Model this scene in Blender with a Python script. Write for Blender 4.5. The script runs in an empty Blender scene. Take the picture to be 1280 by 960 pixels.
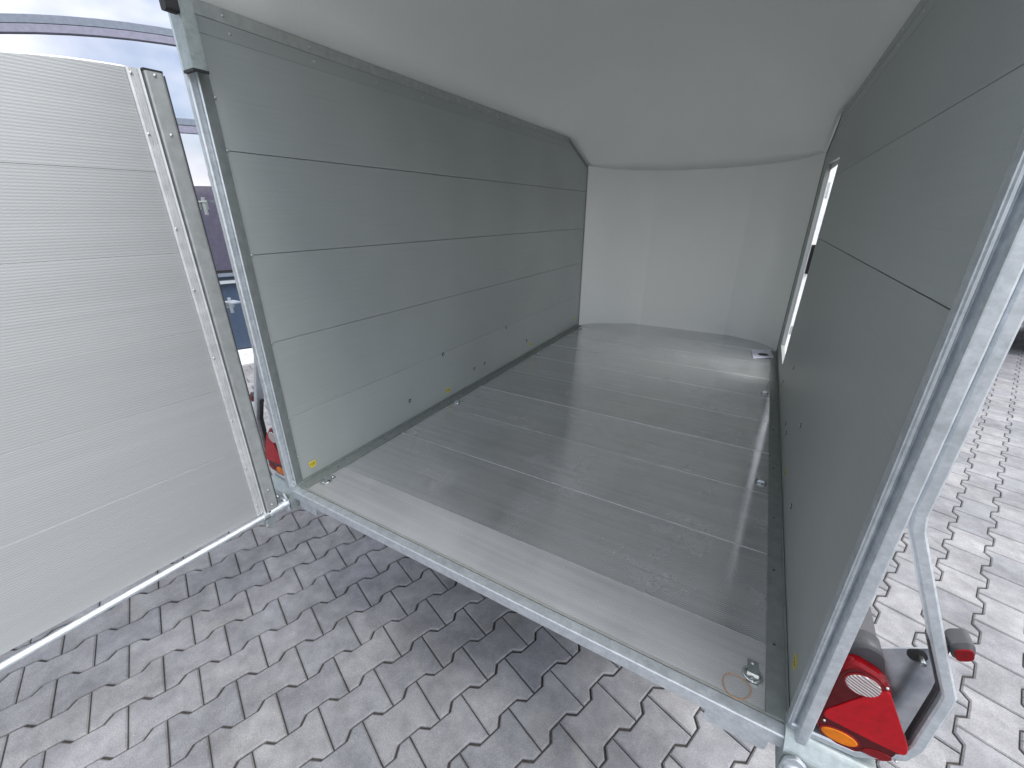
import bpy, math, random
import numpy as np
from mathutils import Vector, Matrix
rnd = random.Random(7)
R = math.radians
scn = bpy.context.scene
col = scn.collection

# ---------------------------------------------------------------- camera
CAMP = (1.3723, -0.7291, 0.9678)
YAW, PIT, ROL, FPX = 0.5273, -0.3910, -0.0017, 517.38
fw = Vector((-math.sin(YAW)*math.cos(PIT), math.cos(YAW)*math.cos(PIT), math.sin(PIT)))
rt0 = Vector((math.cos(YAW), math.sin(YAW), 0)); up0 = rt0.cross(fw)
rt = rt0*math.cos(ROL)+up0*math.sin(ROL); upv = up0*math.cos(ROL)-rt0*math.sin(ROL)
cam = bpy.data.cameras.new('camera'); co = bpy.data.objects.new('camera', cam); col.objects.link(co)
M = Matrix((rt, upv, -fw)).transposed().to_4x4(); M.translation = Vector(CAMP)
co.matrix_world = M
cam.sensor_fit = 'HORIZONTAL'; cam.sensor_width = 36; cam.lens = FPX/1280*36
cam.clip_start = 0.02; cam.clip_end = 500
scn.camera = co

# ---------------------------------------------------------------- sky and sun
SUN_EL, SUN_AZ = 58, 82          # azimuth measured from +Y towards +X
world = bpy.data.worlds.new('World'); scn.world = world; world.use_nodes = True
wt = world.node_tree; wt.nodes.clear()
def wn(t, **k):
    n = wt.nodes.new(t)
    for a, b in k.items(): setattr(n, a, b)
    return n
sky = wn('ShaderNodeTexSky', sky_type='NISHITA', sun_disc=False, sun_elevation=R(SUN_EL), sun_rotation=R(SUN_AZ), air_density=1.0, dust_density=1.5, ozone_density=1.0)
tc = wn('ShaderNodeTexCoord'); mp = wn('ShaderNodeMapping'); mp.inputs['Scale'].default_value = (1, 1, 2.2)
nz = wn('ShaderNodeTexNoise'); nz.inputs['Scale'].default_value = 2.6; nz.inputs['Detail'].default_value = 7; nz.inputs['Roughness'].default_value = .55
rp = wn('ShaderNodeValToRGB'); rp.color_ramp.elements[0].position = .36; rp.color_ramp.elements[1].position = .62
nz2 = wn('ShaderNodeTexNoise'); nz2.inputs['Scale'].default_value = 4.0; nz2.inputs['Detail'].default_value = 5
rp2 = wn('ShaderNodeValToRGB'); rp2.color_ramp.elements[0].position = .3; rp2.color_ramp.elements[1].position = .7
rp2.color_ramp.elements[0].color = (3.9, 3.9, 4.1, 1); rp2.color_ramp.elements[1].color = (7.4, 7.3, 7.1, 1)
mx = wn('ShaderNodeMix', data_type='RGBA'); bg = wn('ShaderNodeBackground'); bg.inputs[1].default_value = .10
wo = wn('ShaderNodeOutputWorld')
L = wt.links.new
L(tc.outputs['Generated'], mp.inputs[0]); L(mp.outputs[0], nz.inputs[0]); L(mp.outputs[0], nz2.inputs[0])
L(nz.outputs[0], rp.inputs[0]); L(nz2.outputs[0], rp2.inputs[0])
# thin cloud is brighter towards the sun
vm = wn('ShaderNodeVectorMath', operation='DOT_PRODUCT'); L(tc.outputs['Generated'], vm.inputs[0])
vm.inputs[1].default_value = (math.sin(R(SUN_AZ))*math.cos(R(SUN_EL)), math.cos(R(SUN_AZ))*math.cos(R(SUN_EL)), math.sin(R(SUN_EL)))
mr = wn('ShaderNodeMapRange', interpolation_type='SMOOTHSTEP'); mr.inputs['From Min'].default_value = -.2; mr.inputs['From Max'].default_value = 1
mr.inputs['To Min'].default_value = .75; mr.inputs['To Max'].default_value = 2.4; L(vm.outputs['Value'], mr.inputs['Value'])
sc_ = wn('ShaderNodeVectorMath', operation='SCALE'); L(rp2.outputs[0], sc_.inputs[0]); L(mr.outputs[0], sc_.inputs['Scale'])
L(rp.outputs[0], mx.inputs[0]); L(sky.outputs[0], mx.inputs[6]); L(sc_.outputs[0], mx.inputs[7])
L(mx.outputs[2], bg.inputs[0]); L(bg.outputs[0], wo.inputs[0])
sl = bpy.data.lights.new('sun', 'SUN'); sl.energy = 1.5; sl.angle = R(40); sl.color = (1, .98, .95)
so = bpy.data.objects.new('sun', sl); col.objects.link(so)
sd = Vector((math.sin(R(SUN_AZ))*math.cos(R(SUN_EL)), math.cos(R(SUN_AZ))*math.cos(R(SUN_EL)), math.sin(R(SUN_EL))))
so.rotation_euler = sd.to_track_quat('Z', 'Y').to_euler()
scn.view_settings.view_transform = 'Standard'; scn.view_settings.look = 'None'
scn.view_settings.exposure = 1.1; scn.view_settings.gamma = 1; scn.view_settings.use_curve_mapping = False
scn.cycles.max_bounces = 10; scn.cycles.diffuse_bounces = 6; scn.cycles.glossy_bounces = 5

# ---------------------------------------------------------------- materials
class NT:
    def __init__(s, name):
        s.m = bpy.data.materials.new(name); s.m.use_nodes = True; s.t = s.m.node_tree
        s.b = s.t.nodes['Principled BSDF']
    def n(s, t, **k):
        x = s.t.nodes.new(t)
        for a, b in k.items(): setattr(x, a, b)
        return x
    def l(s, a, b): s.t.links.new(a, b)
    def math(s, op, a, b=None, c=None):
        x = s.n('ShaderNodeMath', operation=op)
        for i, v in enumerate((a, b, c)):
            if v is None: continue
            if isinstance(v, (int, float)): x.inputs[i].default_value = v
            else: s.l(v, x.inputs[i])
        return x.outputs[0]
    def coord(s, scale=(1, 1, 1), kind='Object'):
        t = s.n('ShaderNodeTexCoord'); m = s.n('ShaderNodeMapping'); m.inputs['Scale'].default_value = scale
        s.l(t.outputs[kind], m.inputs[0]); return m.outputs[0]
    def noise(s, v, scale, detail=4, rough=.55):
        x = s.n('ShaderNodeTexNoise'); x.inputs['Scale'].default_value = scale; x.inputs['Detail'].default_value = detail
        x.inputs['Roughness'].default_value = rough; s.l(v, x.inputs[0]); return x.outputs[0]
    def ramp(s, f, stops):
        x = s.n('ShaderNodeValToRGB'); e = x.color_ramp.elements
        while len(e) < len(stops): e.new(.5)
        for q, (p, c) in zip(e, stops): q.position = p; q.color = (*c, 1) if len(c) == 3 else c
        s.l(f, x.inputs[0]); return x.outputs[0]
    def mix(s, f, a, b, blend='MIX'):
        x = s.n('ShaderNodeMix', data_type='RGBA', blend_type=blend)
        for i, v in ((0, f), (6, a), (7, b)):
            if isinstance(v, (int, float)): x.inputs[i].default_value = v
            elif isinstance(v, tuple): x.inputs[i].default_value = (*v, 1)
            else: s.l(v, x.inputs[i])
        return x.outputs[2]
    def bump(s, h, dist, strength=1.0, prev=None):
        x = s.n('ShaderNodeBump'); x.inputs['Strength'].default_value = strength; x.inputs['Distance'].default_value = dist
        s.l(h, x.inputs['Height'])
        if prev is not None: s.l(prev, x.inputs['Normal'])
        return x.outputs[0]
    def set(s, **k):
        names = dict(color='Base Color', rough='Roughness', metal='Metallic', spec='Specular IOR Level', normal='Normal', coat='Coat Weight', trans='Transmission Weight', aniso='Anisotropic', coatr='Coat Roughness', ior='IOR', emi='Emission Strength')
        for a, v in k.items():
            i = s.b.inputs[names[a]]
            if isinstance(v, tuple): i.default_value = (*v, 1)
            elif isinstance(v, (int, float)): i.default_value = v
            else: s.l(v, i)
        return s.m
g3 = lambda v: (v, v, v)
def m_plain(name, c, rough=.5, metal=0, **k):
    t = NT(name); v = t.coord(); n = t.noise(v, 35, 4)
    cc = t.mix(1.0, c, t.ramp(n, [(.3, g3(.86)), (.7, g3(1.1))]), 'MULTIPLY')
    return t.set(color=cc, rough=rough, metal=metal, **k)

def m_wall(name, c, axis=2, per=.0045, b=.00003):
    t = NT(name); v = t.coord()
    st = t.noise(t.coord((1, 1.2, 60)), 3, 5); big = t.noise(v, 1.7, 4)
    oi = t.n('ShaderNodeObjectInfo')
    cc = t.mix(1.0, c, t.ramp(st, [(.3, g3(.965)), (.7, g3(1.025))]), 'MULTIPLY')
    cc = t.mix(1.0, cc, t.ramp(big, [(.3, g3(.93)), (.7, g3(1.06))]), 'MULTIPLY')
    cc = t.mix(1.0, cc, t.ramp(oi.outputs['Random'], [(0, g3(.95)), (1, g3(1.04))]), 'MULTIPLY')
    sp = t.n('ShaderNodeSeparateXYZ'); t.l(v, sp.inputs[0])
    w = t.math('SINE', t.math('MULTIPLY', sp.outputs[axis], 2*math.pi/per))
    nr = t.bump(w, b, 1.0)
    nr = t.bump(t.noise(v, 260, 2), .0001, .5, nr)
    return t.set(color=cc, rough=t.math('ADD', t.math('MULTIPLY', big, .12), .34), metal=.2, normal=nr, spec=.2)

def m_ribbed(name, axis, per, base, dirt=True, cross=0, metal=.9, r0=.3, rib=.0003, tint=.12):
    """ribbed aluminium tread: fine ribs broken up into little lozenges"""
    t = NT(name); v = t.coord(); sp = t.n('ShaderNodeSeparateXYZ'); t.l(v, sp.inputs[0])
    k = 2*math.pi/per
    a = t.math('MULTIPLY', sp.outputs[axis], k); c = t.math('MULTIPLY', sp.outputs[cross], k*.5)
    w0 = t.math('SINE', a)
    w1 = t.math('SINE', t.math('ADD', a, t.math('MULTIPLY', t.math('SINE', c), .8)))
    ge = t.n('ShaderNodeNewGeometry'); cx = t.n('ShaderNodeCombineXYZ')
    t.l(t.math('MULTIPLY', t.math('COSINE', a), rib), cx.inputs[axis])       # rib flanks tilt the normal across the ribs
    va = t.n('ShaderNodeVectorMath', operation='ADD'); t.l(ge.outputs['Normal'], va.inputs[0]); t.l(cx.outputs[0], va.inputs[1])
    vn = t.n('ShaderNodeVectorMath', operation='NORMALIZE'); t.l(va.outputs[0], vn.inputs[0]); nr = vn.outputs[0]
    sc = [3, 3, 3]; sc[cross] = .35; sc[axis] = 14
    st = t.noise(t.coord(tuple(sc)), 3.0, 6, .6); big = t.noise(v, 2.6, 5, .6); fine = t.noise(v, 26, 6, .6)
    lo, hi = (.86, 1.1) if dirt else (.965, 1.03)
    cc = t.mix(1.0, base, t.ramp(st, [(.3, g3(lo)), (.7, g3(hi))]), 'MULTIPLY')
    cc = t.mix(1.0, cc, t.ramp(w1, [(.0, g3(1-tint)), (1, g3(1+tint))]), 'MULTIPLY')
    rough = t.math('ADD', t.math('MULTIPLY', st, .10), r0)
    if dirt:
        f = t.math('MULTIPLY', t.ramp(t.math('ADD', t.math('MULTIPLY', big, .8), t.math('MULTIPLY', t.math('ADD', fine, st), .1)), [(.36, g3(0)), (.68, g3(1))]), .42)
        cc = t.mix(f, cc, (.62, .63, .645)); rough = t.math('ADD', rough, t.math('MULTIPLY', f, .14))
        br = t.ramp(t.noise(v, 5.5, 4), [(.6, g3(0)), (.75, g3(.22))])
        cc = t.mix(br, cc, (.3, .27, .22))
        sk = t.noise(v, 210, 0); cc = t.mix(t.ramp(sk, [(.80, g3(0)), (.83, g3(.6))]), cc, (.85, .85, .84))
        metal = t.math('SUBTRACT', metal, t.math('MULTIPLY', f, .5))
    oi = t.n('ShaderNodeObjectInfo')
    cc = t.mix(1.0, cc, t.ramp(oi.outputs['Random'], [(0, g3(.95)), (1, g3(1.05))]), 'MULTIPLY')
    return t.set(color=cc, rough=rough, metal=metal, normal=nr)

def m_galv(name, c=(.56, .60, .64), rough=.42):
    t = NT(name); v = t.coord()
    vo = t.n('ShaderNodeTexVoronoi'); vo.inputs['Scale'].default_value = 150; t.l(v, vo.inputs[0])
    spc = t.n('ShaderNodeSeparateColor'); t.l(vo.outputs['Color'], spc.inputs[0])
    n = t.noise(v, 38, 7, .72); n2 = t.noise(t.coord((1, 1, .4)), 9, 6, .7)
    cc = t.mix(1.0, c, t.ramp(spc.outputs[0], [(0, g3(.94)), (1, g3(1.05))]), 'MULTIPLY')
    cc = t.mix(1.0, cc, t.ramp(n, [(.32, (.82, .845, .85)), (.62, g3(1.07))]), 'MULTIPLY')
    cc = t.mix(t.ramp(n2, [(.5, g3(0)), (.8, g3(.3))]), cc, (.74, .76, .78))
    return t.set(color=cc, rough=t.math('ADD', t.math('MULTIPLY', n, .25), rough-.1), metal=.75, normal=t.bump(n, .0008, .5))

def m_poly():
    t = NT('white_polyester'); v = t.coord(); n = t.noise(v, 3, 4); f = t.noise(v, 120, 4, .7)
    cc = t.mix(1.0, (.88, .895, .87), t.ramp(n, [(.3, g3(.985)), (.7, g3(1.01))]), 'MULTIPLY')
    cc = t.mix(1.0, cc, t.ramp(f, [(.3, g3(.975)), (.7, g3(1.015))]), 'MULTIPLY')
    return t.set(color=cc, rough=.42, normal=t.bump(f, .0006, .4), spec=.4)

def m_paver():
    t = NT('concrete_paver'); v = t.coord(); w = t.n('ShaderNodeNewGeometry')
    wp = t.n('ShaderNodeMapping'); t.l(w.outputs['Position'], wp.inputs[0])
    big = t.noise(wp.outputs[0], 4.2, 5, .6); mid = t.noise(wp.outputs[0], 16, 5, .65); fine = t.noise(wp.outputs[0], 240, 4, .8)
    at = t.n('ShaderNodeAttribute'); at.attribute_name = 'tone'
    oi = t.n('ShaderNodeObjectInfo')
    tone = t.math('FRACT', t.math('ADD', oi.outputs['Random'], at.outputs['Fac']))
    cc = t.ramp(tone, [(0, (.220, .224, .238)), (.35, (.240, .242, .254)), (.7, (.258, .258, .267)), (1, (.276, .275, .280))])
    cc = t.mix(1.0, cc, t.ramp(big, [(.3, g3(.74)), (.7, g3(1.2))]), 'MULTIPLY')
    cc = t.mix(1.0, cc, t.ramp(mid, [(.3, (.78, .78, .80)), (.68, (1.15, 1.15, 1.14))]), 'MULTIPLY')
    cc = t.mix(1.0, cc, t.ramp(fine, [(.3, g3(.7)), (.5, g3(1)), (.72, g3(1.32))]), 'MULTIPLY')
    st = t.ramp(t.noise(wp.outputs[0], 7.3, 4, .5), [(.64, g3(0)), (.76, g3(.25))])
    cc = t.mix(st, cc, (.38, .355, .31))
    h = t.math('ADD', t.math('MULTIPLY', mid, 1.2), fine)
    return t.set(color=cc, rough=t.math('ADD', t.math('MULTIPLY', mid, .2), .62), normal=t.bump(h, .0011, .7), spec=.35)

MW = m_wall('anodised_wall_board', (.39, .422, .412))
MWR = m_wall('anodised_wall_board_right', (.39, .422, .412))
MFL = m_ribbed('ribbed_aluminium_floor', 1, .0066, (.76, .765, .775), True, 0, .86, .035, .13, .2)
MFL0 = m_ribbed('ribbed_aluminium_floor_lit', 1, .0058, (.52, .53, .535), True, 0, .5, .36, .14, .16)  # front plank outside the shade: its light is put into this matte copy
MDR = m_ribbed('ribbed_aluminium_door', 2, .0068, (.405, .422, .425), False, 1, .3, .40, .07, .055)
MG = m_galv('galvanised_steel', (.66, .70, .735)); MGD = m_galv('galvanised_steel_dull', (.40, .45, .45), .5)
MAL = m_plain('extruded_aluminium', (.68, .70, .70), .36, .7)
MALD = m_plain('grey_anodised_channel', (.40, .425, .42), .42, .45)
MFLG = m_plain('grey_edge_trim', (.25, .275, .265), .5, .3)
MPOLY = m_poly(); MTRIM = m_plain('top_edge_trim', (.40, .43, .41), .5, .2)
MPAV = m_paver()
MBLK = m_plain('black_rubber', (.018, .018, .02), .55)
MDK = m_plain('dark_grey_plastic', (.055, .055, .06), .45)
MSCR = m_plain('zinc_screw', (.62, .63, .62), .28, .9)
MHOLE = m_plain('hole_shade', (.02, .02, .02), .8)  # near-black colour stands in for the shade inside the holes
MYEL = m_plain('yellow_vinyl', (.72, .58, .03), .4)
MWHT = m_plain('white_paint', (.78, .79, .80), .35)
MCHR = m_plain('zinc_plated_fitting', (.62, .66, .66), .22, .95)
MOUT = m_plain('white_outer_skin', (.7, .7, .7), .35)
MCHASSIS = m_galv('galvanised_chassis', (.45, .48, .5), .5)
MGSK = m_plain('grey_green_gasket', (.16, .18, .175), .5)
MALB = m_plain('bright_aluminium', (.62, .635, .64), .34, .35)
MSEAL = m_plain('cream_sealant', (.30, .31, .29), .6)

def m_sand():
    t = NT('joint_sand'); v = t.coord(); n = t.noise(v, 90, 5, .7)
    return t.set(color=t.ramp(n, [(.3, (.025, .022, .022)), (.7, (.075, .066, .058))]), rough=.95, normal=t.bump(n, .002, .8))
MSAND = m_sand()
def m_ground():
    t = NT('far_ground'); v = t.coord(); n = t.noise(v, 3, 6, .7)
    return t.set(color=t.ramp(n, [(.3, (.21, .20, .20)), (.7, (.28, .27, .265))]), rough=.9)
MGROUND = m_ground()
def m_lens(name, c, rough=.12):
    t = NT(name); v = t.coord((1, 1, 1)); n = t.noise(v, 60, 3)
    cc = t.mix(1.0, c, t.ramp(n, [(.3, g3(.8)), (.7, g3(1.15))]), 'MULTIPLY')
    return t.set(color=cc, rough=rough, spec=.25, coat=.05, coatr=.05)
MRED = m_lens('red_lens', (.20, .001, .004)); MREF = m_lens('red_reflector', (.44, .001, .008), .25)
MAMB = m_lens('amber_lens', (.72, .19, .003)); MDRED = m_lens('dark_red_lens', (.085, .001, .003))
def m_clear():
    t = NT('clear_ribbed_lens'); v = t.coord(); sp = t.n('ShaderNodeSeparateXYZ'); t.l(v, sp.inputs[0])
    k = t.math('ADD', t.math('MULTIPLY', sp.outputs[0], .45), sp.outputs[2])
    w = t.math('SINE', t.math('ADD', t.math('MULTIPLY', k, 1050), t.math('MULTIPLY', t.noise(v, 60, 2), 5)))
    cc = t.ramp(w, [(.0, (.30, .22, .21)), (.45, (.5, .42, .42)), (1, (.85, .86, .86))])
    return t.set(color=cc, rough=.15, metal=.3, coat=.7, coatr=.05)
MCLR = m_clear()
def m_glass():
    t = NT('reflective_facade_glass'); v = t.coord(); n = t.noise(v, .8, 2)
    return t.set(color=(.47, .48, .53), rough=.03, metal=1.0, normal=t.bump(n, .02, .12))
MGL = m_glass()
MFRAME = m_plain('slate_grey_frame', (.17, .20, .25), .4)
MFRAME2 = m_plain('violet_grey_frame', (.22, .22, .29), .4)
MNAVY = m_plain('navy_panel', (.045, .07, .115), .35)
MVIO = m_plain('violet_reflection_glass', (.085, .08, .115), .08)  # lower glass: the dark violet it reflects is put into the colour
def m_print():
    t = NT('printed_leaflet'); v = t.coord(); n = t.noise(v, 26, 3)
    return t.set(color=t.ramp(n, [(.46, (.72, .72, .80)), (.56, (.62, .62, .75))]), rough=.4)
MLEAF = m_print()
def m_steel():
    t = NT('scuffed_steel_plate'); v = t.coord(); n = t.noise(v, 22, 5, .6); f = t.noise(v, 160, 3)
    cc = t.ramp(n, [(.3, (.34, .36, .40)), (.7, (.62, .63, .66))])
    return t.set(color=t.mix(t.ramp(f, [(.68, g3(0)), (.75, g3(.6))]), cc, (.12, .12, .13)), rough=.24, metal=.95)
MST = m_steel()

# ---------------------------------------------------------------- mesh helpers
_inv = {}
def link(name, me, parent=None, loc=None, rot=None, kind=None, label=None, cat=None, group=None):
    o = bpy.data.objects.new(name, me); col.objects.link(o)
    if loc is not None: o.location = loc
    if rot is not None: o.rotation_euler = rot
    if parent is not None:
        o.parent = parent
        if parent.name in _inv: o.matrix_parent_inverse = _inv[parent.name]
    if kind: o['kind'] = kind
    if label: o['label'] = label
    if cat: o['category'] = cat
    if group: o['group'] = group
    return o
def empty(name, loc, label, cat, group=None):
    o = bpy.data.objects.new(name, None); col.objects.link(o); o.location = loc; o.empty_display_size = .1
    o['label'] = label; o['category'] = cat
    if group: o['group'] = group
    _inv[o.name] = Matrix.Translation(-Vector(loc))
    return o
class MB:
    def __init__(s): s.v = []; s.f = []; s.sm = []
    def add(s, v, f, smooth=False):
        b = len(s.v); s.v += [tuple(p) for p in v]; s.f += [tuple(i+b for i in q) for q in f]; s.sm += [smooth]*len(f); return s
    def box(s, a, b):
        x0, y0, z0 = a; x1, y1, z1 = b
        v = [(x0, y0, z0), (x1, y0, z0), (x1, y1, z0), (x0, y1, z0), (x0, y0, z1), (x1, y0, z1), (x1, y1, z1), (x0, y1, z1)]
        return s.add(v, [(0, 3, 2, 1), (4, 5, 6, 7), (0, 1, 5, 4), (1, 2, 6, 5), (2, 3, 7, 6), (3, 0, 4, 7)])
    def prism(s, poly, h0, h1, f3, cham=0.0, smooth=False):
        """poly: 2-D outline (either winding); f3(u,v,h)->xyz; cham: inset chamfer at the h1 end"""
        A = sum(poly[i][0]*poly[(i+1) % len(poly)][1]-poly[(i+1) % len(poly)][0]*poly[i][1] for i in range(len(poly)))
        if A < 0: poly = poly[::-1]
        n = len(poly); rings = [[f3(u, v, h0) for u, v in poly]]
        if cham:
            hc = h1-math.copysign(cham, h1-h0)
            rings.append([f3(u, v, hc) for u, v in poly]); rings.append([f3(u, v, h1) for u, v in inset(poly, cham)])
        else: rings.append([f3(u, v, h1) for u, v in poly])
        v = [p for r in rings for p in r]; f = [tuple(range(n))[::-1], tuple(range((len(rings)-1)*n, len(rings)*n))]
        sm = [False, False]
        for k in range(len(rings)-1):
            for i in range(n):
                j = (i+1) % n; f.append((k*n+i, k*n+j, (k+1)*n+j, (k+1)*n+i))
        b = len(s.v); s.v += [tuple(p) for p in v]; s.f += [tuple(i+b for i in q) for q in f]; s.sm += sm+[smooth]*(len(f)-2)
        return s
    def tube(s, path, r, n=12, cap=True, closed=False):
        P = [Vector(p) for p in path]; rings = []; N = len(P)
        ref = None
        for i, p in enumerate(P):
            if closed: d = (P[(i+1) % N]-P[i-1])
            else: d = (P[min(i+1, N-1)]-P[max(i-1, 0)])
            d.normalize()
            if ref is None: ref = d.orthogonal().normalized()
            a = (ref-d*ref.dot(d)).normalized(); ref = a; b = d.cross(a)
            rr = r[i] if isinstance(r, (list, tuple)) else r
            rings.append([p+a*math.cos(2*math.pi*k/n)*rr+b*math.sin(2*math.pi*k/n)*rr for k in range(n)])
        v = [q for x in rings for q in x]; f = []
        for i in range(N if closed else N-1):
            i2 = (i+1) % N
            for k in range(n): f.append((i*n+k, i*n+(k+1) % n, i2*n+(k+1) % n, i2*n+k))
        s.add(v, f, True)
        if cap and not closed: s.add(rings[0], [tuple(range(n))[::-1]]); s.add(rings[-1], [tuple(range(n))])
        return s
    def bar(s, path, w, t, side, rc=.003):
        """flat-section bar swept along path; side = the constant direction across its thickness"""
        P = [Vector(p) for p in path]; S = Vector(side).normalized(); rings = []
        prof = [(-1, -1), (1, -1), (1, 1), (-1, 1)]
        for i, p in enumerate(P):
            d1 = (P[min(i+1, len(P)-1)]-P[i]) if i < len(P)-1 else P[i]-P[i-1]
            d0 = P[i]-P[i-1] if i > 0 else d1
            d = (d0.normalized()+d1.normalized()).normalized(); a = d.cross(S).normalized()
            k = 1/max(.5, d.dot(d1.normalized())); ring = []
            hw, ht = w/2*k, t/2
            for u, v in [(-hw+rc, -ht), (hw-rc, -ht), (hw, -ht+rc), (hw, ht-rc), (hw-rc, ht), (-hw+rc, ht), (-hw, ht-rc), (-hw, -ht+rc)]:
                ring.append(p+a*u+S*v)
            rings.append(ring)
        n = 8; v = [q for x in rings for q in x]; f = []
        for i in range(len(P)-1):
            for k in range(n): f.append((i*n+k, (i+1)*n+k, (i+1)*n+(k+1) % n, i*n+(k+1) % n))
        f += [tuple(range(n)), tuple(range((len(P)-1)*n, len(P)*n))[::-1]]
        return s.add(v, f)
    def mesh(s, name, mat, fix=True):
        me = bpy.data.meshes.new(name); me.from_pydata(s.v, [], s.f); me.materials.append(mat)
        me.polygons.foreach_set('use_smooth', s.sm)
        if fix:
            import bmesh
            bm = bmesh.new(); bm.from_mesh(me); bmesh.ops.recalc_face_normals(bm, faces=bm.faces); bm.to_mesh(me); bm.free()
        me.update(); return me
    def obj(s, name, mat, parent=None, **k): return link(name, s.mesh(name, mat), parent, **k)
def inset(poly, d):
    n = len(poly); out = []
    for i in range(n):
        p0, p1, p2 = poly[i-1], poly[i], poly[(i+1) % n]
        e1 = (p1[0]-p0[0], p1[1]-p0[1]); e2 = (p2[0]-p1[0], p2[1]-p1[1])
        l1 = math.hypot(*e1) or 1; l2 = math.hypot(*e2) or 1
        n1 = (-e1[1]/l1, e1[0]/l1); n2 = (-e2[1]/l2, e2[0]/l2)
        k = 1+n1[0]*n2[0]+n1[1]*n2[1]; k = max(k, .3)
        out.append((p1[0]+d*(n1[0]+n2[0])/k, p1[1]+d*(n1[1]+n2[1])/k))
    return out
XY = lambda u, v, h: (u, v, h)
YZ = lambda u, v, h: (h, u, v)
XZ = lambda u, v, h: (u, h, v)
def ell(cx, cy, rx, ry, n=24, rot=0):
    c, s_ = math.cos(rot), math.sin(rot)
    return [(cx+rx*math.cos(a)*c-ry*math.sin(a)*s_, cy+rx*math.cos(a)*s_+ry*math.sin(a)*c) for a in [2*math.pi*i/n for i in range(n)]]
def rect(a, b, c, d): return [(a, b), (c, b), (c, d), (a, d)]
def rounded(poly, r, n=4):
    out = []; N = len(poly)
    for i in range(N):
        p = Vector(poly[i]); a = Vector(poly[i-1])-p; b = Vector(poly[(i+1) % N])-p
        rr = min(r if not isinstance(r, (list, tuple)) else r[i], a.length*.48, b.length*.48)
        A = p+a.normalized()*rr; B = p+b.normalized()*rr
        for k in range(n+1):
            t = k/n; q = A*(1-t)**2+p*2*t*(1-t)+B*t*t; out.append((q.x, q.y))
    return out

# ---------------------------------------------------------------- ground and pavers
GZ = -0.6
g = MB().add([(-60, -60, GZ-.02), (60, -60, GZ-.02), (60, 60, GZ-.02), (-60, 60, GZ-.02)], [(0, 1, 2, 3)])
ground = g.obj('ground', MGROUND, kind='structure')
bed = MB().add([(-5, -5, GZ-.009), (8, -5, GZ-.009), (8, 10, GZ-.009), (-5, 10, GZ-.009)], [(0, 1, 2, 3)])
bed.obj('joint_sand', MSAND, ground, kind='stuff')
U = np.array([.0673, .1883]); V = np.array([.1344, -.0466]); O = np.array([-.687, -.4556])
UH = U/np.linalg.norm(U); VH = np.array([UH[1], -UH[0]])
PL, PW = float(np.linalg.norm(U)), float(V@VH)
ang = math.atan2(UH[1], UH[0])
def paver_outline(gap):
    a = .0125; b = PW/2; l = PL/2
    side = [(-l, b+a), (-.066, b+a), (-.041, b-a), (.041, b-a), (.066, b+a), (l, b+a)]
    side = [(u+(gap if u < -.09 else -gap if u > .09 else 0), v-gap) for u, v in side]
    return side[::-1]+[(u, -v) for u, v in side]
OUT = paver_outline(.0021)
pm = MB().prism(OUT, -.03, 0, XY, cham=.0045).mesh('paver', MPAV)
def seen(p):
    d = Vector(p)-Vector(CAMP); x, y, z = d.dot(rt), d.dot(upv), d.dot(fw)
    if z < .1: return None
    px, py = 640+FPX*x/z, 480-FPX*y/z
    if not (-50 < px < 1330 and -50 < py < 1010): return None
    t = (0-CAMP[2])/d.z; q = Vector(CAMP)+d*t
    if 0.04 < q.x < 1.56 and .04 < q.y: return None                  # behind the trailer floor
    if d.y > 0 and 0 < p[1]:
        t = (1.6-CAMP[0])/d.x if abs(d.x) > 1e-6 else -1
        if 0 < t < 1:
            q = Vector(CAMP)+d*t
            if .08 < q.y < 2.9 and -.02 < q.z < 1.45: return None
        t = (0-CAMP[0])/d.x
        if 0 < t < 1:
            q = Vector(CAMP)+d*t
            if .05 < q.y < 2.9 and 0 < q.z < 1.45: return None
    if d.x < 0:
        t = (-.05-CAMP[0])/d.x
        if 0 < t < 1:
            q = Vector(CAMP)+d*t
            if -1.7 < q.y < -.3 and -.02 < q.z < 1.2: return None
    return z
cand = []; rest = []
for j in range(-40, 70):
    for i in range(-70, 80):
        c = O+U*(i+.5*0)+V*j
        # the fitted lattice: joints of a row sit at i (+ half for odd rows); stone centres are half way between
        c = O+U*(i+.5)+V*(j)
        c = c+U*(0 if j % 2 == 0 else -.5)
        # V already carries its own drift along U; remove it so that rows stay square
        c = c-UH*float(V@UH)*j
        x, y = float(c[0]), float(c[1])
        if not (-4.5 < x < 7.5 and -2.2 < y < 9.5): continue
        z = seen((x, y, GZ))
        (cand if z is not None else rest).append((z or 0, x, y))
cand.sort(); near = cand[:300]; rest += cand[300:]
for k, (z, x, y) in enumerate(near):
    o = link('paver', pm, ground, loc=(x, y, GZ+rnd.uniform(-.0013, .0010)), rot=(rnd.gauss(0, .003), rnd.gauss(0, .003), ang+rnd.gauss(0, .002)+(math.pi if rnd.random() < .5 else 0)))
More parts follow.
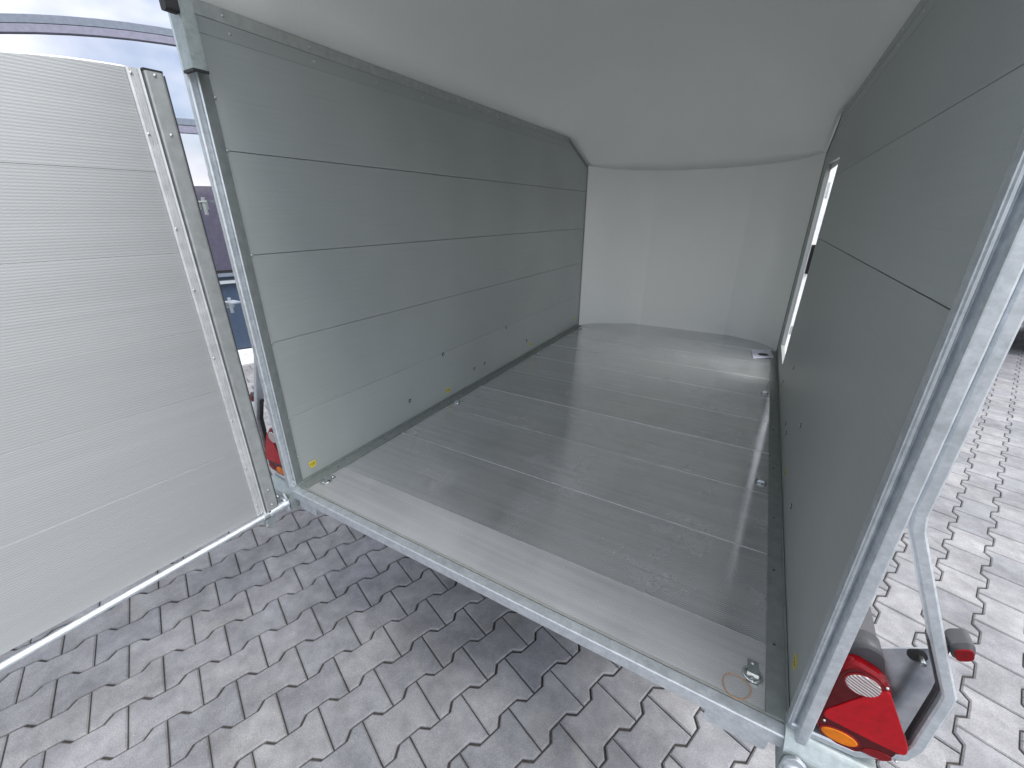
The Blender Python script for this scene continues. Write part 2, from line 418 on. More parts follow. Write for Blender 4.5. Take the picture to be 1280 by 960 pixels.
# everything further off: the same stones joined
base_v = np.array([v.co[:] for v in pm.vertices]); base_f = [tuple(p.vertices) for p in pm.polygons]
vs = []; fs = []; tone = []
for k, (z, x, y) in enumerate(rest):
    ca, sa = math.cos(ang), math.sin(ang)
    r = base_v.copy(); X = r[:, 0]*ca-r[:, 1]*sa+x; Y = r[:, 0]*sa+r[:, 1]*ca+y; Z = r[:, 2]+GZ+rnd.uniform(-.0012, .001)
    b = len(vs)*len(base_v); vs.append(np.stack([X, Y, Z], 1)); fs += [tuple(i+b for i in f) for f in base_f]; tone += [rnd.random()]*len(base_v)
me = bpy.data.meshes.new('paving'); me.from_pydata(np.concatenate(vs).tolist(), [], fs); me.materials.append(MPAV)
at = me.attributes.new('tone', 'FLOAT', 'POINT'); at.data.foreach_set('value', tone); me.update()
link('paving', me, ground, kind='stuff')

gm = MB()
for k in range(170):
    if k < 110: x, y = rnd.uniform(-.1, 1.6), rnd.uniform(-.75, -.02)
    else: x, y = rnd.uniform(1.7, 2.8), rnd.uniform(.2, 2.2)
    q = rnd.uniform(.0008, .0022); z = GZ+.0005
    n0 = len(gm.v); pts = [(x+q*math.cos(a)*rnd.uniform(.6, 1.5), y+q*math.sin(a)*rnd.uniform(.6, 1.5), z) for a in [0, 1.6, 3.1, 4.6]]
    gm.add(pts+[(x, y, z+q*.9)], [(0, 1, 4), (1, 2, 4), (2, 3, 4), (3, 0, 4), (3, 2, 1, 0)])
gm.obj('grit', m_plain('pale_grit', (.42, .39, .33), .8), ground, kind='stuff')

# ---------------------------------------------------------------- the trailer
TR = empty('enclosed_trailer', (.8, 1.5, GZ), 'open enclosed cargo trailer with grey aluminium walls and bare ribbed metal floor', 'trailer')
W = 1.6
def nose(x):
    X = [0, .05, .10, .16, .487, .63, .77, 1.0, 1.211, 1.44, 1.50, 1.55, 1.6]
    Y = [2.871, 2.945, 2.990, 3.030, 3.203, 3.228, 3.236, 3.222, 3.182, 3.085, 3.035, 2.97, 2.875]
    return float(np.interp(x, X, Y))
floor = MB().box((.0, 0.03, -.05), (1.6, 2.87, -.028)).obj('floor_frame', MCHASSIS, TR)
ys = [0.001]+[.1743+.3328*i for i in range(10)]
for a, b in zip(ys[:-1], ys[1:]):
    a += .0004; b -= .0004
    if b < 2.86: poly = rect(.001, a, W-.001, b)
    else:
        xs = [x for x in np.linspace(.002, W-.002, 60) if nose(x) > a+.004]
        poly = [(xs[0], a), (xs[-1], a)]+[(float(x), min(b, nose(x))) for x in xs[::-1]]
    MB().prism(poly, -.025, 0, XY, cham=.0007).obj('plank', MFL0 if a < .1 else MFL, floor)
    if a > .1:
        xx = [x for x in np.linspace(.003, W-.003, 80) if nose(x) > a+.004]
        MB().box((xx[0], a-.0022, .0001), (xx[-1], a+.0006, .0009)).obj('seam_bead', MAL, floor)
# edge trims along the floor
for s, f in ((1, lambda x: x), (-1, lambda x: W-x)):
    m = MB().prism([(f(.002), .001), (f(.042), .001), (f(.042), 2.84), (f(.002), 2.84)], .0015, .0045, XY, cham=.0006)
    m.prism([(f(.002), .0045), (f(.005), .0045), (f(.005), .018), (f(.002), .018)], .001, 2.85, XZ)
    m.obj('edge_trim', MFLG, TR)
# wall boards
def board(x0, x1, poly, mat, parent, cham=.0009):
    return MB().prism(poly, x0, x1, YZ, cham=cham).obj('board', mat, parent)
lw = MB().prism([(0, -.02), (2.875, -.02), (2.875, 1.3256), (2.456, 1.473), (0, 1.473)], -.022, -.026, YZ).obj('left_wall', MOUT, TR)
zs = [0, .2836, .5656, .8487, 1.1334]; YB = 2.868
gp = [.0003, .0007, .0009, .0009]
for k in range(4):
    lo = zs[k]+(gp[k-1] if k else 0); hi = zs[k+1]-gp[k]
    board(-.02, 0, rect(.001, lo, YB, hi), MW, lw, .0008)
board(-.02, 0, [(.001, 1.1334+.0008), (YB, 1.1334+.0008), (YB, 1.3256), (2.456, 1.472), (.001, 1.472)], MW, lw)
rw = MB().prism([(0, -.02), (2.07, -.02), (2.07, .10), (2.63, .12), (2.63, -.02), (2.875, -.02), (2.875, 1.3256), (2.456, 1.473), (0, 1.473)][:1]
                +[(2.875, -.02), (2.875, .085), (2.12, .085), (2.12, .1), (2.005, 1.205), (2.62, 1.205), (2.62, .1), (2.875, .1), (2.875, 1.3256), (2.456, 1.473), (0, 1.473)], W+.022, W+.026, YZ)
rw = rw.obj('right_wall', MOUT, TR)
# right wall: a low board carried across under the side door, then boards ending at the door opening
board(W+.02, W, [(.001, .001), (YB, .001), (YB, .115), (2.135, .115), (2.085, .5), (2.035, .8487-.0009), (.001, .8487-.0009)], MWR, rw)
board(W+.02, W, [(.001, .8487+.0009), (2.035, .8487+.0009), (1.998, 1.1334-.0004), (.001, 1.1334-.0004)], MWR, rw)
board(W+.02, W, [(.001, 1.1334+.0004), (1.998, 1.1334+.0004), (1.985, 1.215), (2.62, 1.235), (2.62, .115+.002), (YB, .117), (YB, 1.3256), (2.456, 1.472), (.001, 1.472)], MWR, rw)
# trims at the top of the walls
for f, d in ((lambda x: x, 1), (lambda x: W-x, -1)):
    for z0, z1, t in ((1.402, 1.44, .0012), (1.4405, 1.474, .0025)):
        MB().prism([(.001, z0), (2.452 if z1 > 1.45 else 2.5, z0), (2.44, z1), (.001, z1)], f(0.0003), f(t), YZ, cham=.001).obj('top_trim', MTRIM if z1 > 1.45 else MW, TR)
    for k in range(2):
        pass
    MB().prism([(2.456, 1.468), (2.44, 1.452), (2.85, 1.305), (2.868, 1.322)], f(.0003), f(.004), YZ).obj('corner_trim', MFLG, TR)
    MB().prism(rect(2.852, .003, 2.868, 1.31), f(.0003), f(.004), YZ).obj('corner_trim', MSEAL, TR)
# nose and roof, one moulded shell
NU = 49
crz = lambda u: 1.3256-.034*math.sin(math.pi*u)**.5 if 0 < u < 1 else 1.3256
segs = [[i/16*.487 for i in range(17)], [.487+i/10*(1.211-.487) for i in range(11)], [1.211+i/12*(W-1.211) for i in range(13)]]
nm = MB()
for sg in segs:
    v = []; n = len(sg)
    for z in (0.0, .4, .8, 1, 1.02):
        for x in sg:
            u = x/W; c = crz(u); v.append((x, nose(x)+(.006*max(0, math.sin(math.pi*z)))+(.003 if z > 1 else 0), -.03+(c+.03)*z))
    f = [(r*n+i, r*n+i+1, (r+1)*n+i+1, (r+1)*n+i) for r in range(4) for i in range(n-1)]
    nm.add(v, f, True)
nm.obj('nose_panel', MPOLY, TR)
arch = lambda u: max(0, math.sin(math.pi*u))**.55
v = []; rows = 0
vy = [0, .3, .8, 1.3, 1.7, 1.95]
for yy in vy:
    for i in range(NU):
        u = i/(NU-1); v.append((u*W, yy, 1.473+.34*arch(u)))
    rows += 1
for k in range(1, 17):
    t = k/16
    for i in range(NU):
        u = i/(NU-1); x = u*W; a = arch(u)
        A = Vector((x, 1.95+(2.456-1.95)*(1-a)**2 if False else 1.95, 1.473+.34*a))
        C_ = Vector((x, nose(x), crz(u)))
        # rim: straight along the wall top to y=2.456, then down the chamfer; crown: one long curve
        s = t*(C_.y-1.95)+1.95
        rim = Vector((x, s, 1.473 if s < 2.456 else 1.473+(1.3256-1.473)*(s-2.456)/(C_.y-2.456)))
        Bc = Vector((x, nose(x)-.75, 1.473+.34*a*.98))
        crown = A*(1-t)**2+Bc*2*t*(1-t)+C_*t*t
        w = min(1, a*1.5); w = w*w*(3-2*w)
        v.append(tuple(rim*(1-w)+crown*w))
    rows += 1
f = [(r*NU+i, r*NU+i+1, (r+1)*NU+i+1, (r+1)*NU+i) for r in range(rows-1) for i in range(NU-1)]
rf = MB().add(v, f, True)
ro = link('roof', rf.mesh('roof', MPOLY, False), TR)
sm_ = ro.modifiers.new('thick', 'SOLIDIFY'); sm_.thickness = .012; sm_.offset = 1
# screws
def dome(r, h, n=10):
    m = MB(); v = []; 
    for k, (rr, hh) in enumerate(((r, 0), (r*.92, h*.55), (r*.55, h))):
        v += [(rr*math.cos(2*math.pi*i/n), rr*math.sin(2*math.pi*i/n), hh) for i in range(n)]
    f = [(k*n+i, k*n+(i+1) % n, (k+1)*n+(i+1) % n, (k+1)*n+i) for k in range(2) for i in range(n)]
    f.append(tuple(range(2*n, 3*n)))
    return m.add(v, f, True)
SC = dome(.0042, .003).mesh('screw', MSCR); SCD = dome(.0036, .002).mesh('dark_screw', MDK); WASH = dome(.0100, .0016, 14).mesh('washer', MBLK)
RL = (0, math.pi/2, 0); RR = (0, -math.pi/2, 0); RF = (math.pi/2, 0, 0)
def wall_screw(y, z, side, parent=TR):
    x = 0 if side < 0 else W; r = RL if side < 0 else RR
    w = link('wall_bolt', WASH, parent, loc=(x, y, z), rot=r)
    s = link('screw', SC, w); s.location = (0, 0, .001)
for y, z in [(1.555, .274), (.9, .274), (1.291, .104), (1.178, .103), (.625, .112), (1.843, .108)]: wall_screw(y, z, -1)
for y, z in [(.89, .279), (1.28, .106), (1.181, .109), (.631, .111), (1.545, .285), (1.842, .11)]: wall_screw(y, z, 1)
for x in (.026, W-.026):
    for k, y in enumerate([.16, .42, .68, 1.02, 1.4, 1.78, 2.1, 2.45]): link('screw', SCD, TR, loc=(x, y+(.02 if x > 1 else 0), .0045))
for k, y in enumerate([.1, .36, .62, .88, 1.14, 1.4, 1.66, 1.92, 2.18]):
    for f, r in ((lambda x: x, RL), (lambda x: W-x, RR)):
        link('screw', SC, TR, loc=(f(.0012), y, 1.421), rot=r); link('screw', SC, TR, loc=(f(.0025), y-.01, 1.457), rot=r)
# yellow load stickers
def sticker(y, z, side):
    x = .0006 if side < 0 else W-.0006; d = 1 if side < 0 else -1
    p = [(y-.015, z+.008), (y-.012, z+.013), (y+.013, z+.013), (y+.015, z+.004), (y+.012, z-.009), (y, z-.014), (y-.013, z-.009)]
    s = MB().prism(p, x, x+d*.0006, YZ).obj('sticker', MYEL, TR)
    m = MB()
    for k in range(4): m.prism(rect(y-.011+k*.006, z+.002+(k % 2)*.001, y-.0075+k*.006, z+.0065), x+d*.0006, x+d*.0008, YZ)
    m.prism(rect(y-.013, z-.0015, y+.013, z-.0001), x+d*.0006, x+d*.0008, YZ)
    m.prism(rect(y-.007, z-.0065, y+.007, z-.0045), x+d*.0006, x+d*.0008, YZ)
    m.obj('print', MBLK, s)
for y, z in [(.072, .06), (.92, .059), (1.901, .068), (2.757, .077)]: sticker(y, z, -1)
for y, z in [(.095, .069), (.93, .06), (1.9, .066)]: sticker(y, z, 1)
# lashing rings
def lashing(x, y, flip):
    m = MB(); h = .007
    pr = [(-.030, 0), (-.012, 0), (-.008, h), (.008, h), (.012, 0), (.030, 0), (.030, .003), (.0135, .003), (.010, h+.003), (-.010, h+.003), (-.0135, .003), (-.030, .003)]
    m.prism([(y+.014*0+u, v+.0003) for u, v in pr], x-.0115, x+.0115, YZ)
    b = m.obj('lashing_bracket', MCHR, TR)
    n = 28; pts = []
    cx = x+(.0 if flip else .0)
    pts = [(cx+.0185*math.cos(2*math.pi*k/n), y-.008+.0165*math.sin(2*math.pi*k/n)*1.0, .0042+.002*math.sin(2*math.pi*k/n)) for k in range(n)]
    MB().tube(pts, .0026, 8, closed=True).obj('ring', MCHR, b)
    for dy in (-.022, .022): link('bolt', SC, b, loc=(x, y+dy, .003)).scale = (1.35, 1.35, 1.2)
for x in (.064, 1.532):
    for y in (.082, .922, 1.922, 2.748):
        if x > 1 and y > 2.5: continue
        lashing(x, y, x > 1)
# threshold beam
p = rounded([(-.031, -.034), (-.031, .0015), (-.001, .0015), (-.001, -.034)], .0035, 3)
MB().prism(p, .006, W-.006, YZ).obj('threshold', MG, TR)
MB().prism([(-.0012, .0016), (.006, .0008), (.006, .0024), (-.0012, .0032)], .004, W-.004, YZ).obj('sealant', MSEAL, TR)
for x0, x1 in ((.03, .125), (1.452, 1.572)):
    MB().prism(rounded([(x0, -.072), (x0, -.0345), (x1, -.0345), (x1, -.072)], [.02, .001, .001, .012], 4), -.026, -.018, XZ, cham=.001).obj('hinge_plate', MG, TR)
MB().box((.01, .05, -.14), (W-.01, .09, -.052)).obj('rear_crossmember', MCHASSIS, TR)
# corner posts
def post(f, nm):
    prof = [(-.0035, .006), (-.0035, -.010), (-.002, -.0125), (.0015, -.0125), (.003, -.010), (.004, -.004), (.0065, -.004), (.0075, -.026), (.0095, -.0305), (.0115, -.031), (.0245, -.031), (.0275, -.028), (.0275, .03), (.002, .03), (.002, .006)]
    prof = [(f(W+u-.0), v) for u, v in prof]
    o = MB().prism(prof, -.03, 1.65, XY, smooth=False).obj('corner_post', MG, TR)
    l = [(f(W-.007), -.004), (f(W+.0035), -.0145), (f(W+.0055), -.0125), (f(W-.004), -.0008)]
    MB().prism([(f(W-.0005), .018), (f(W-.0005), -.0085), (f(W-.0037), -.0095), (f(W-.0052), -.0085), (f(W-.0052), .004), (f(W-.0042), .018)], .002, 1.47, XY).obj('gasket', MG if f(1) == 1 else MGSK, o)
    return o
rp_ = post(lambda x: x, 'r'); lp_ = post(lambda x: W-x, 'l')
MB().box((.0, -.03, 1.64), (W, .03, 1.83)).obj('unseen_header', MG, TR)  # header out of view, placed to shade the top of the left wall
# screws of the left jamb
for z in (.12, .2836, .5656, .8487, 1.1334, 1.26):
    link('screw', SC, TR, loc=(.0012, .022, z), rot=RL)
# upper hinge sleeve and black stop on the left post
MB().prism([(.006, -.042), (.052, -.042), (.052, -.008), (.046, -.008), (.046, -.036), (.006, -.036)], 1.305, 1.47, XY).obj('post_sleeve', MGD, TR)
MB().prism([(.004, -.043), (.053, -.043), (.053, -.006), (.0475, -.006), (.0475, -.034), (.004, -.034)], 1.300, 1.306, XY).obj('sleeve_seal', MBLK, TR)
MB().prism(rounded(rect(.038, 1.41, .062, 1.455), .006, 3), -.075, -.044, XZ, cham=.003).obj('stop_block', MBLK, TR)
MB().tube([(.035, -.06, 1.45), (.03, -.065, 1.5), (.028, -.07, 1.6)], .008, 8).obj('gas_strut', MBLK, TR)
# latch keepers on the outside of the left post
def keeper(z, col_):
    m = MB().box((-.125, -.035, z), (-.062, -.005, z+.004)).box((-.125, -.035, z-.02), (-.121, -.005, z+.004))
    m.tube([(-.112, -.02, z-.035), (-.112, -.02, z+.014)], .005, 10)
    return m.obj('door_keeper', col_, TR)
keeper(1.00, MCHR); keeper(.70, MG)

# ---------------------------------------------------------------- open left door
d = np.array([-.07, -.9975]); o2 = np.array([-.02, -.137]); nrm = np.array([.9975, -.07])
def D(s, h, z): return (float(o2[0]+d[0]*s+nrm[0]*h), float(o2[1]+d[1]*s+nrm[1]*h), z)
ZS = lambda s, z, h: D(s, h, z)
SZ = lambda u, v, h: D(u, h, v)
door = MB().prism([(-.05, -.03), (1.55, -.03), (1.55, .9), (.8, 1.1), (.3, 1.2), (-.05, 1.25)], -.03, -.034, SZ).obj('open_door', MOUT, TR)
dz = [-.038, .236, .456, .650, .868, 1.068]
def dtop(s): return 1.291-.33*max(0, s)**2-.02*max(0, s)
for k in range(6):
    lo = dz[k]+.0003
    if k < 5: poly = rect(-.03, lo, 1.55, dz[k+1]-.0003)
    else:
        ss = np.linspace(-.03, .82, 24); poly = [(-.03, lo), (.82, lo)]+[(float(s), max(lo+.001, dtop(s))) for s in ss[::-1]]
    MB().prism(poly, -.028, 0, SZ, cham=.0005).obj('plank', MDR, door)
ss = np.linspace(.012, .82, 24)
MB().tube([D(float(s), -.006, dtop(float(s))+.001) for s in ss], .0035, 8).obj('top_bead', MAL, door)
# ribbed profile and flat channel on the hinge side
TP = [(.008, .0005), (.008, .006), (.003, .007), (.001, .003), (-.003, .003), (-.004, .007), (-.008, .007), (-.009, .003), (-.013, .003), (-.0145, .0095), (-.019, .0105), (-.0215, .0005)]
MB().prism([(a+.014, b) for a, b in TP], -.034, 1.292, lambda u, v, h: D(u, v, h)).obj('ribbed_profile', MALB, door)
MB().prism([(-.009, .0003), (-.0095, .016), (-.013, .0185), (-.044, .0185), (-.048, .016), (-.049, -.028), (-.009, -.028)], -.032, 1.289, lambda u, v, h: D(u, v, h)).obj('edge_channel', MALD, door)
MB().prism([(-.0495, .012), (-.053, .012), (-.055, -.004), (-.052, -.03), (-.0495, -.03)], -.03, 1.286, lambda u, v, h: D(u, v, h)).obj('door_seal', MDK, door)
MB().prism([(-.008, .002), (-.0085, .0178), (-.048, .0178), (-.050, -.026), (-.008, -.026)], 1.289, 1.294, lambda u, v, h: D(u, v, h)).obj('channel_cap', MBLK, door)
an = math.atan2(nrm[1], nrm[0])
def dscrew(s, z, h, m=SC):
    o = link('screw', m, door, loc=D(s, h, z)); o.rotation_euler = Vector((nrm[0], nrm[1], 0)).to_track_quat('Z', 'Y').to_euler()
for z in (1.28, 1.153, .93, .766, .56, .345, .162, .006): dscrew(.014, z, .003)
for z in (1.281, 1.154, .053, -.01): dscrew(-.029, z, .0185)
# bottom pivot tube with knuckles
def Pt(s, h, z): return D(s, h, z)
MB().tube([Pt(-.03, .012, -.046), Pt(.5, .010, -.058), Pt(1.55, .008, -.085)], .0105, 12).obj('bottom_tube', MG, door)
MB().tube([Pt(-.085, .012, -.040), Pt(-.02, .012, -.045)], .0145, 14).obj('hinge_knuckle', MG, door)
MB().tube([Pt(-.012, .012, -.046), Pt(.006, .012, -.047)], .0150, 14).obj('hinge_knuckle', MCHR, door)
MB().tube([Pt(-.058, .012, -.042), Pt(-.052, .012, -.0425)], .0175, 14).obj('hinge_collar', MG, door)
MB().prism(rounded([(-.028, -.05), (.004, -.05), (.008, -.085), (-.006, -.105), (-.024, -.098)], .008, 3), .0, .022, SZ, cham=.002).obj('hinge_bracket', MGD, door)
MB().tube([Pt(.004, .02, -.082), Pt(.004, .032, -.082)], .006, 8).obj('hinge_bolt', MSCR, door)
MB().prism(rect(-.045, -.034, .0, -.038), -.02, .018, SZ).obj('rubber_pad', MBLK, door)
MB().tube([(-.02, -.02, -.032), Pt(-.085, .012, -.040)], .013, 12).obj('hinge_arm', MG, TR)
MB().box((-.055, -.045, -.03), (.0, -.005, -.012)).obj('hinge_plate', MG, TR)

# ---------------------------------------------------------------- rear light clusters (right one in full, left one seen through the gap)
def cluster(f, side):
    YF = -.014
    P = lambda pts: [(f(a*1.053-.0727), b*1.053-.0513) for a, b in pts]     # lamp face set back behind the post
    P0 = lambda pts: [(f(a), b) for a, b in pts]
    out = rounded(P([(1.617, .098), (1.655, .070), (1.722, .083), (1.741, .118), (1.678, .270), (1.628, .284), (1.617, .255)]), [.014, .034, .026, .034, .034, .024, .020], 7)
    tl = MB().prism(out, .004, YF, XZ, cham=.005).obj('tail_light', MRED, TR)
    MB().prism(rounded(P([(1.620, .105), (1.66, .086), (1.716, .092), (1.73, .12), (1.676, .262), (1.634, .272), (1.620, .25)]), .018, 4), YF-.0002, YF-.0016, XZ, cham=.001).obj('dark_lens', MDRED, tl)
    MB().prism(rounded(P([(1.622, .134), (1.700, .128), (1.738, .128), (1.735, .150), (1.684, .252), (1.672, .245), (1.622, .152)]), .011, 4), YF-.0017, YF-.0036, XZ, cham=.001).obj('reflector', MREF, tl)
    MB().prism(P(ell(1.652, .242, .0235, .0215, 28)), YF-.0018, YF-.0048, XZ, cham=.0018).obj('clear_lens', MCLR, tl)
    MB().prism(P(ell(1.652, .242, .0265, .0245, 28)), YF-.0017, YF-.0030, XZ, cham=.0008).obj('lens_rim', MRED, tl)
    MB().prism(P(ell(1.653, .103, .0265, .0145, 28)), YF-.0018, YF-.0050, XZ, cham=.0018).obj('amber_lens', MAMB, tl)
    MB().prism(P(ell(1.653, .103, .0300, .0180, 28)), YF-.0017, YF-.0030, XZ, cham=.0008).obj('lens_rim', MRED, tl)
    MB().prism(P(ell(1.706, .102, .020, .0095, 20, .3)), YF-.0017, YF-.0032, XZ, cham=.001).obj('lens_rim', MRED, tl)
    for x, z in ((1.679, .258), (1.626, .126), (1.730, .108)):
        s = link('screw', SC, tl, loc=(P([(x, z)])[0][0], YF-.003, P([(x, z)])[0][1]), rot=RF); s.scale = (.6, .6, .8)
    MB().prism(rounded(P0([(1.629, .045), (1.752, .045), (1.705, .19), (1.684, .262), (1.664, .270), (1.645, .262), (1.629, .22)]), [.01, .01, .03, .02, .02, .02, .018], 5), .045, .0042, XZ, smooth=True).obj('lamp_housing', MDK, TR)
    MB().prism(P0([(1.628, .194), (1.747, .279), (1.775, .215), (1.778, .15), (1.770, .03), (1.700, -.03), (1.628, -.03)]), .046, .049, XZ).obj('lamp_plate', MST, TR)
    MB().prism(P0(ell(1.737, .255, .0135, .0135, 18)), .0458, .0445, XZ).obj('plate_hole_shade', MHOLE, TR)
    MB().tube([(f(1.742), .045, .254), (f(1.742), .030, .254)], .0045, 10).obj('lamp_bolt', MCHR, TR)
    # guard bar
    GP = [(1.645, .0, 1.45), (1.6425, .0, .56), (1.648, .0, .532), (1.7265, .0, .341), (1.7655, .0, .250), (1.7665, .0, .232), (1.7655, .0, .110), (1.756, .0, .075), (1.70, .0, .028), (1.60, .0, .020)]
    G = MB().bar([(f(a), b, c) for a, b, c in GP], .0175, .030, (0, 1, 0), .003)
    G.obj('guard_bar', MG, TR)
    MB().bar([(f(a-.010), .004, c-.002) for a, b, c in GP[3:7]], .003, .014, (0, 1, 0), .001).obj('guard_liner', MDK, TR)
    # outline marker lamp on rubber arm
    mk = rounded([(f(1.7370), .350), (f(1.7622), .3655), (f(1.7710), .336), (f(1.7485), .320)], .012, 6)
    a_ = MB().prism(mk, .022, -.012, XZ, cham=.006).obj('marker_light', MDK, TR)
    MB().prism(rounded([(f(1.7418), .3455), (f(1.7608), .3585), (f(1.7675), .3380), (f(1.7504), .325)], .008, 5), -.0122, -.0145, XZ, cham=.001).obj('red_lens', MRED, a_)
    MB().box((min(f(1.722), f(1.740)), -.004, .324), (max(f(1.722), f(1.744)), .014, .342)).obj('marker_arm', MBLK, a_)
    # bottom bracket
    x0, x1 = sorted((f(1.592), f(1.735)))
    MB().prism(rounded([(-.050, -.075), (-.050, -.012), (-.020, .016), (.02, .016), (.02, -.075)], .008, 3), x0, x1, YZ).obj('light_bracket', MGD, TR)
    MB().prism(rounded([(f(1.646), -.060), (f(1.646), -.018), (f(1.735), -.018), (f(1.735), -.060)], .004, 3), -.0505, -.053, XZ, cham=.0006).obj('bracket_plate', MGD, TR)
    for x in (1.665, 1.715): link('bolt', SC, TR, loc=(f(x), -.053, -.038), rot=RF).scale = (1.6, 1.6, 2)
    e = MB().prism(rounded([(f(1.590), -.075), (f(1.594), -.012), (f(1.612), .004), (f(1.632), -.012), (f(1.634), -.075)], .008, 4), -.055, -.062, XZ, cham=.0015).obj('towing_eye', MG, TR)
    MB().tube([(f(1.612)+.013*math.cos(t), -.063, -.035+.013*math.sin(t)) for t in [2*math.pi*k/20 for k in range(20)]], .0045, 8, closed=True).obj('eye_rim', MG, TR)
    MB().prism(ell(f(1.612), -.035, .0115, .0115, 20), -.0621, -.0626, XZ).obj('eye_hole_shade', MHOLE, TR)
cluster(lambda x: x, 1); cluster(lambda x: W-x, -1)

# ---------------------------------------------------------------- side door frame seen through the opening
LF = lambda u, v, h: (W+.0215+.75*u+.66*h, 2.628+.66*u-.75*h, v)          # leaf plane: u along it, h out of its inner face
jf = MB().prism(rounded([(0, .07), (.52, .07), (.52, 1.25), (0, 1.25)], [.004, .03, .03, .004], 3), -.03, 0, LF, cham=.003).obj('side_door', MWHT, TR)
for z0, z1 in ((.19, .25), (1.05, 1.14)):
    MB().prism(rounded([(.012, z0), (.028, z0), (.028, z1), (.012, z1)], .004, 3), .0003, .0012, LF).obj('door_slot', MGD, jf)
MB().prism(rounded([(.010, .60), (.042, .60), (.042, .78), (.010, .78)], .004, 3), .0003, .024, LF, cham=.003).obj('door_lock', MBLK, jf)
MB().prism(rect(.06, .12, .46, 1.20), .0003, .004, LF, cham=.002).obj('door_panel', MWHT, jf)
MB().prism([(W+.0215, .075), (1.66, .075), (1.66, .085), (W+.0215, .085)], 2.05, 2.62, XZ).obj('door_sill', MWHT, TR)

# running gear and drawbar
for x in (.25, 1.35):
    MB().box((x-.025, .1, -.13), (x+.025, 3.0, -.052)).obj('chassis_rail', MCHASSIS, TR)
MB().box((-.16, 1.58, -.27), (1.76, 1.64, -.21)).obj('axle', MCHASSIS, TR)
def wheel(x):
    n = 40; v = []; pr = [(-.07, .17), (-.085, .22), (-.075, .27), (-.05, .285), (.05, .285), (.075, .27), (.085, .22), (.07, .17)]
    for a, r in pr: v += [(x+a, 1.61+r*math.cos(2*math.pi*k/n), -.315+r*math.sin(2*math.pi*k/n)) for k in range(n)]
    f = [(i*n+k, i*n+(k+1) % n, (i+1)*n+(k+1) % n, (i+1)*n+k) for i in range(len(pr)-1) for k in range(n)]
    w = MB().add(v, f, True).obj('wheel', MBLK, TR)
    MB().prism(ell(1.61, -.315, .172, .172, 32), x-.05, x+.05, YZ, cham=.01).obj('rim', MG, w)
def fender(x0, x1):
    pts = [(1.61+.33*math.cos(t), -.315+.33*math.sin(t)) for t in [R(8)+R(164)*k/16 for k in range(17)]]
    inn = [(1.61+.322*math.cos(t), -.315+.322*math.sin(t)) for t in [R(8)+R(164)*k/16 for k in range(17)]]
    MB().prism(pts+inn[::-1], x0, x1, YZ).obj('mudguard', MDK, TR)
for x in (-.14, 1.74): wheel(x)
fender(-.25, -.035); fender(1.635, 1.85)
# short black rear flap beside the post: only its lower corner shows past the post
fl = MB().prism([(.106, .150), (.106, .209), (.285, .222), (.285, .150)], 1.640, 1.704, YZ, cham=.003).obj('rear_flap', MDK, TR)
for sx in (.35, 1.25):
    MB().bar([(sx, 2.9, -.09), (.8+(sx-.8)*.2, 4.2, -.12)], .06, .05, (1, 0, 0)).obj('drawbar', MCHASSIS, TR)
MB().tube([(.8, 4.15, -.12), (.8, 4.45, -.12)], .035, 12).obj('coupling', MBLK, TR)
MB().tube([(.8, 4.0, -.14), (.8, 4.0, -.52)], .02, 10).tube([(.76, 4.0, -.535), (.84, 4.0, -.535)], .065, 16).obj('jockey_wheel', MG, TR)

# ---------------------------------------------------------------- things in the trailer
n = 40; pts = []
for k in range(n):
    t = 2*math.pi*k/n; a, b = math.cos(t), math.sin(t)
    pts.append((1.503+.029*a*.92+.006*b, .030+.027*b-.004*a+.003*math.cos(2*t), .0035+.0012*math.sin(3*t)))
MCORD = m_plain('tan_cord', (.46, .25, .12), .6)
o = MB().tube(pts, .0011, 6, closed=True).obj('cord_loop', MCORD)
o['label'] = 'thin tan cord loop lying beside the front right lashing ring'; o['category'] = 'cord'
lf = empty('leaflet', (1.51, 2.71, 0), 'pale folded leaflet lying in the far right floor corner', 'leaflet')
MB().add([(1.430, 2.800, .004), (1.556, 2.845, .006), (1.580, 2.660, .004), (1.452, 2.570, .003), (1.430, 2.800, .006), (1.556, 2.845, .008), (1.580, 2.660, .006), (1.452, 2.570, .005)],
         [(0, 3, 2, 1), (4, 5, 6, 7), (0, 1, 5, 4), (1, 2, 6, 5), (2, 3, 7, 6), (3, 0, 4, 7)]).obj('sheet', MLEAF, lf)
MB().prism(ell(1.512, 2.70, .036, .03, 16, .5), .0068, .0074, XY).obj('printed_patch', MBLK, lf)

# ---------------------------------------------------------------- glass facade on the left
fa = R(26.7); fdv = np.array([math.sin(fa), math.cos(fa)]); fo = np.array([-3.5, 1.6]); fn = np.array([math.cos(fa), -math.sin(fa)])
def F(t, z, h): return (float(fo[0]+fdv[0]*t+fn[0]*h), float(fo[1]+fdv[1]*t+fn[1]*h), z)
FB = empty('glass_building', F(0, GZ, 0), 'glass fronted building with slate grey bands reflecting clouds, left behind the door', 'building')
sag = lambda t: -.095*((t-.1)/1.07)**2 if t < .1 else 0
TS = [-2.4+.2*k for k in range(0, 33)]
def band(z0, z1, h0, h1, mat, name):
    v = []; f = []
    for t in TS:
        s = sag(t)
        v += [F(t, z0+s, h0), F(t, z0+s, h1), F(t, z1+s, h1), F(t, z1+s, h0)]
    for i in range(len(TS)-1):
        for k in range(4): f.append((i*4+k, i*4+(k+1) % 4, (i+1)*4+(k+1) % 4, (i+1)*4+k))
    f += [(0, 1, 2, 3), tuple((len(TS)-1)*4+k for k in (3, 2, 1, 0))]
    return MB().add(v, f).obj(name, mat, FB)
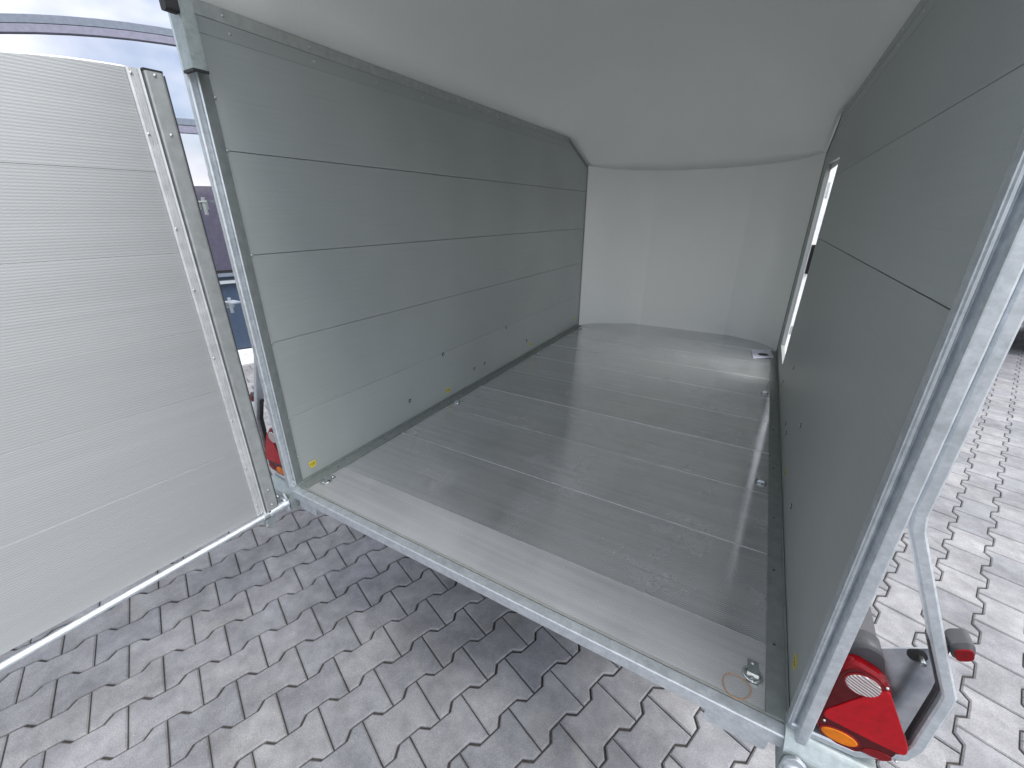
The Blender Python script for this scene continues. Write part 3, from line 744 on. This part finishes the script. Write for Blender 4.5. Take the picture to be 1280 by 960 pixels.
band(2.45, 7.5, -.04, 0, MGL, 'glass_pane'); band(2.397, 2.45, -.05, .03, MFRAME, 'transom'); band(2.34, 2.392, -.05, .03, MFRAME2, 'transom')  # unseen upper glass raised to hold back sky light from this side
band(1.78, 2.34, -.04, 0, MGL, 'glass_pane'); band(1.728, 1.78, -.05, .03, MFRAME, 'transom'); band(1.665, 1.722, -.05, .03, MFRAME2, 'transom')
band(1.22, 1.665, -.04, 0, MGL, 'glass_pane'); band(.42, 1.22, -.04, -.002, MVIO, 'lower_glass')
band(.36, .39, -.05, .05, MFRAME, 'ledge'); band(.29, .32, -.05, .05, MG, 'ledge'); band(-.43, .28, -.04, .0, MNAVY, 'plinth_panel')
band(.32, .36, -.04, -.01, MNAVY, 'plinth_panel'); band(.39, .42, -.04, -.01, MBLK, 'joint_strip'); band(-.6, -.43, -.05, -.02, MFRAME2, 'base_strip')
MB().box((0, 0, 0), (.001, .001, .001))
bx = MB().prism(rounded([(-.11, GZ), (.11, GZ), (.11, -.44), (-.11, -.44)], .01, 2), .02, .09, lambda u, v, h: F(u, v, h), cham=.004).obj('white_block', MWHT)
bx['label'] = 'small white block standing at the foot of the navy facade panel'; bx['category'] = 'block'

# ---------------------------------------------------------------- white vehicle on the right
VT = empty('white_vehicle', (4.9, 7.2, GZ), 'white vehicle body with a small amber side marker, at the right edge', 'vehicle')
b = MB().prism(rounded([(3.1, -.20), (7.4, -.20), (7.4, 1.9), (3.1, 1.9)], [.03, .03, .12, .12], 4), 8.4, 6.3, XZ, cham=.02).obj('body', MWHT, VT)
MB().prism([(3.12, -.245), (7.38, -.245), (7.38, -.201), (3.12, -.201)], 6.31, 6.36, XZ).obj('rubber_skirt', MFLG, VT)
mk = MB().prism(ell(4.185, -.10, .075, .035, 24), 6.299, 6.285, XZ, cham=.004).obj('marker_lamp', MAMB, VT)
MB().prism(ell(4.185, -.10, .09, .048, 24), 6.2995, 6.293, XZ, cham=.002).obj('lamp_rim', MRED, mk)
for x in (4.6, 6.6):
    for y in (6.55, 8.1):
        n = 28; v = []
        pr = [(-.1, .15), (-.11, .28), (-.08, .31), (.08, .31), (.11, .28), (.1, .15)]
        for a, r in pr: v += [(x+r*math.cos(2*math.pi*k/n), y+a, -.29+r*math.sin(2*math.pi*k/n)) for k in range(n)]
        f = [(i*n+k, i*n+(k+1) % n, (i+1)*n+(k+1) % n, (i+1)*n+k) for i in range(len(pr)-1) for k in range(n)]
        w = MB().add(v, f, True).obj('wheel', MBLK, VT)
        MB().prism(ell(x, -.29, .155, .155, 24), y-.06, y+.06, XZ, cham=.01).obj('rim', MG, w)
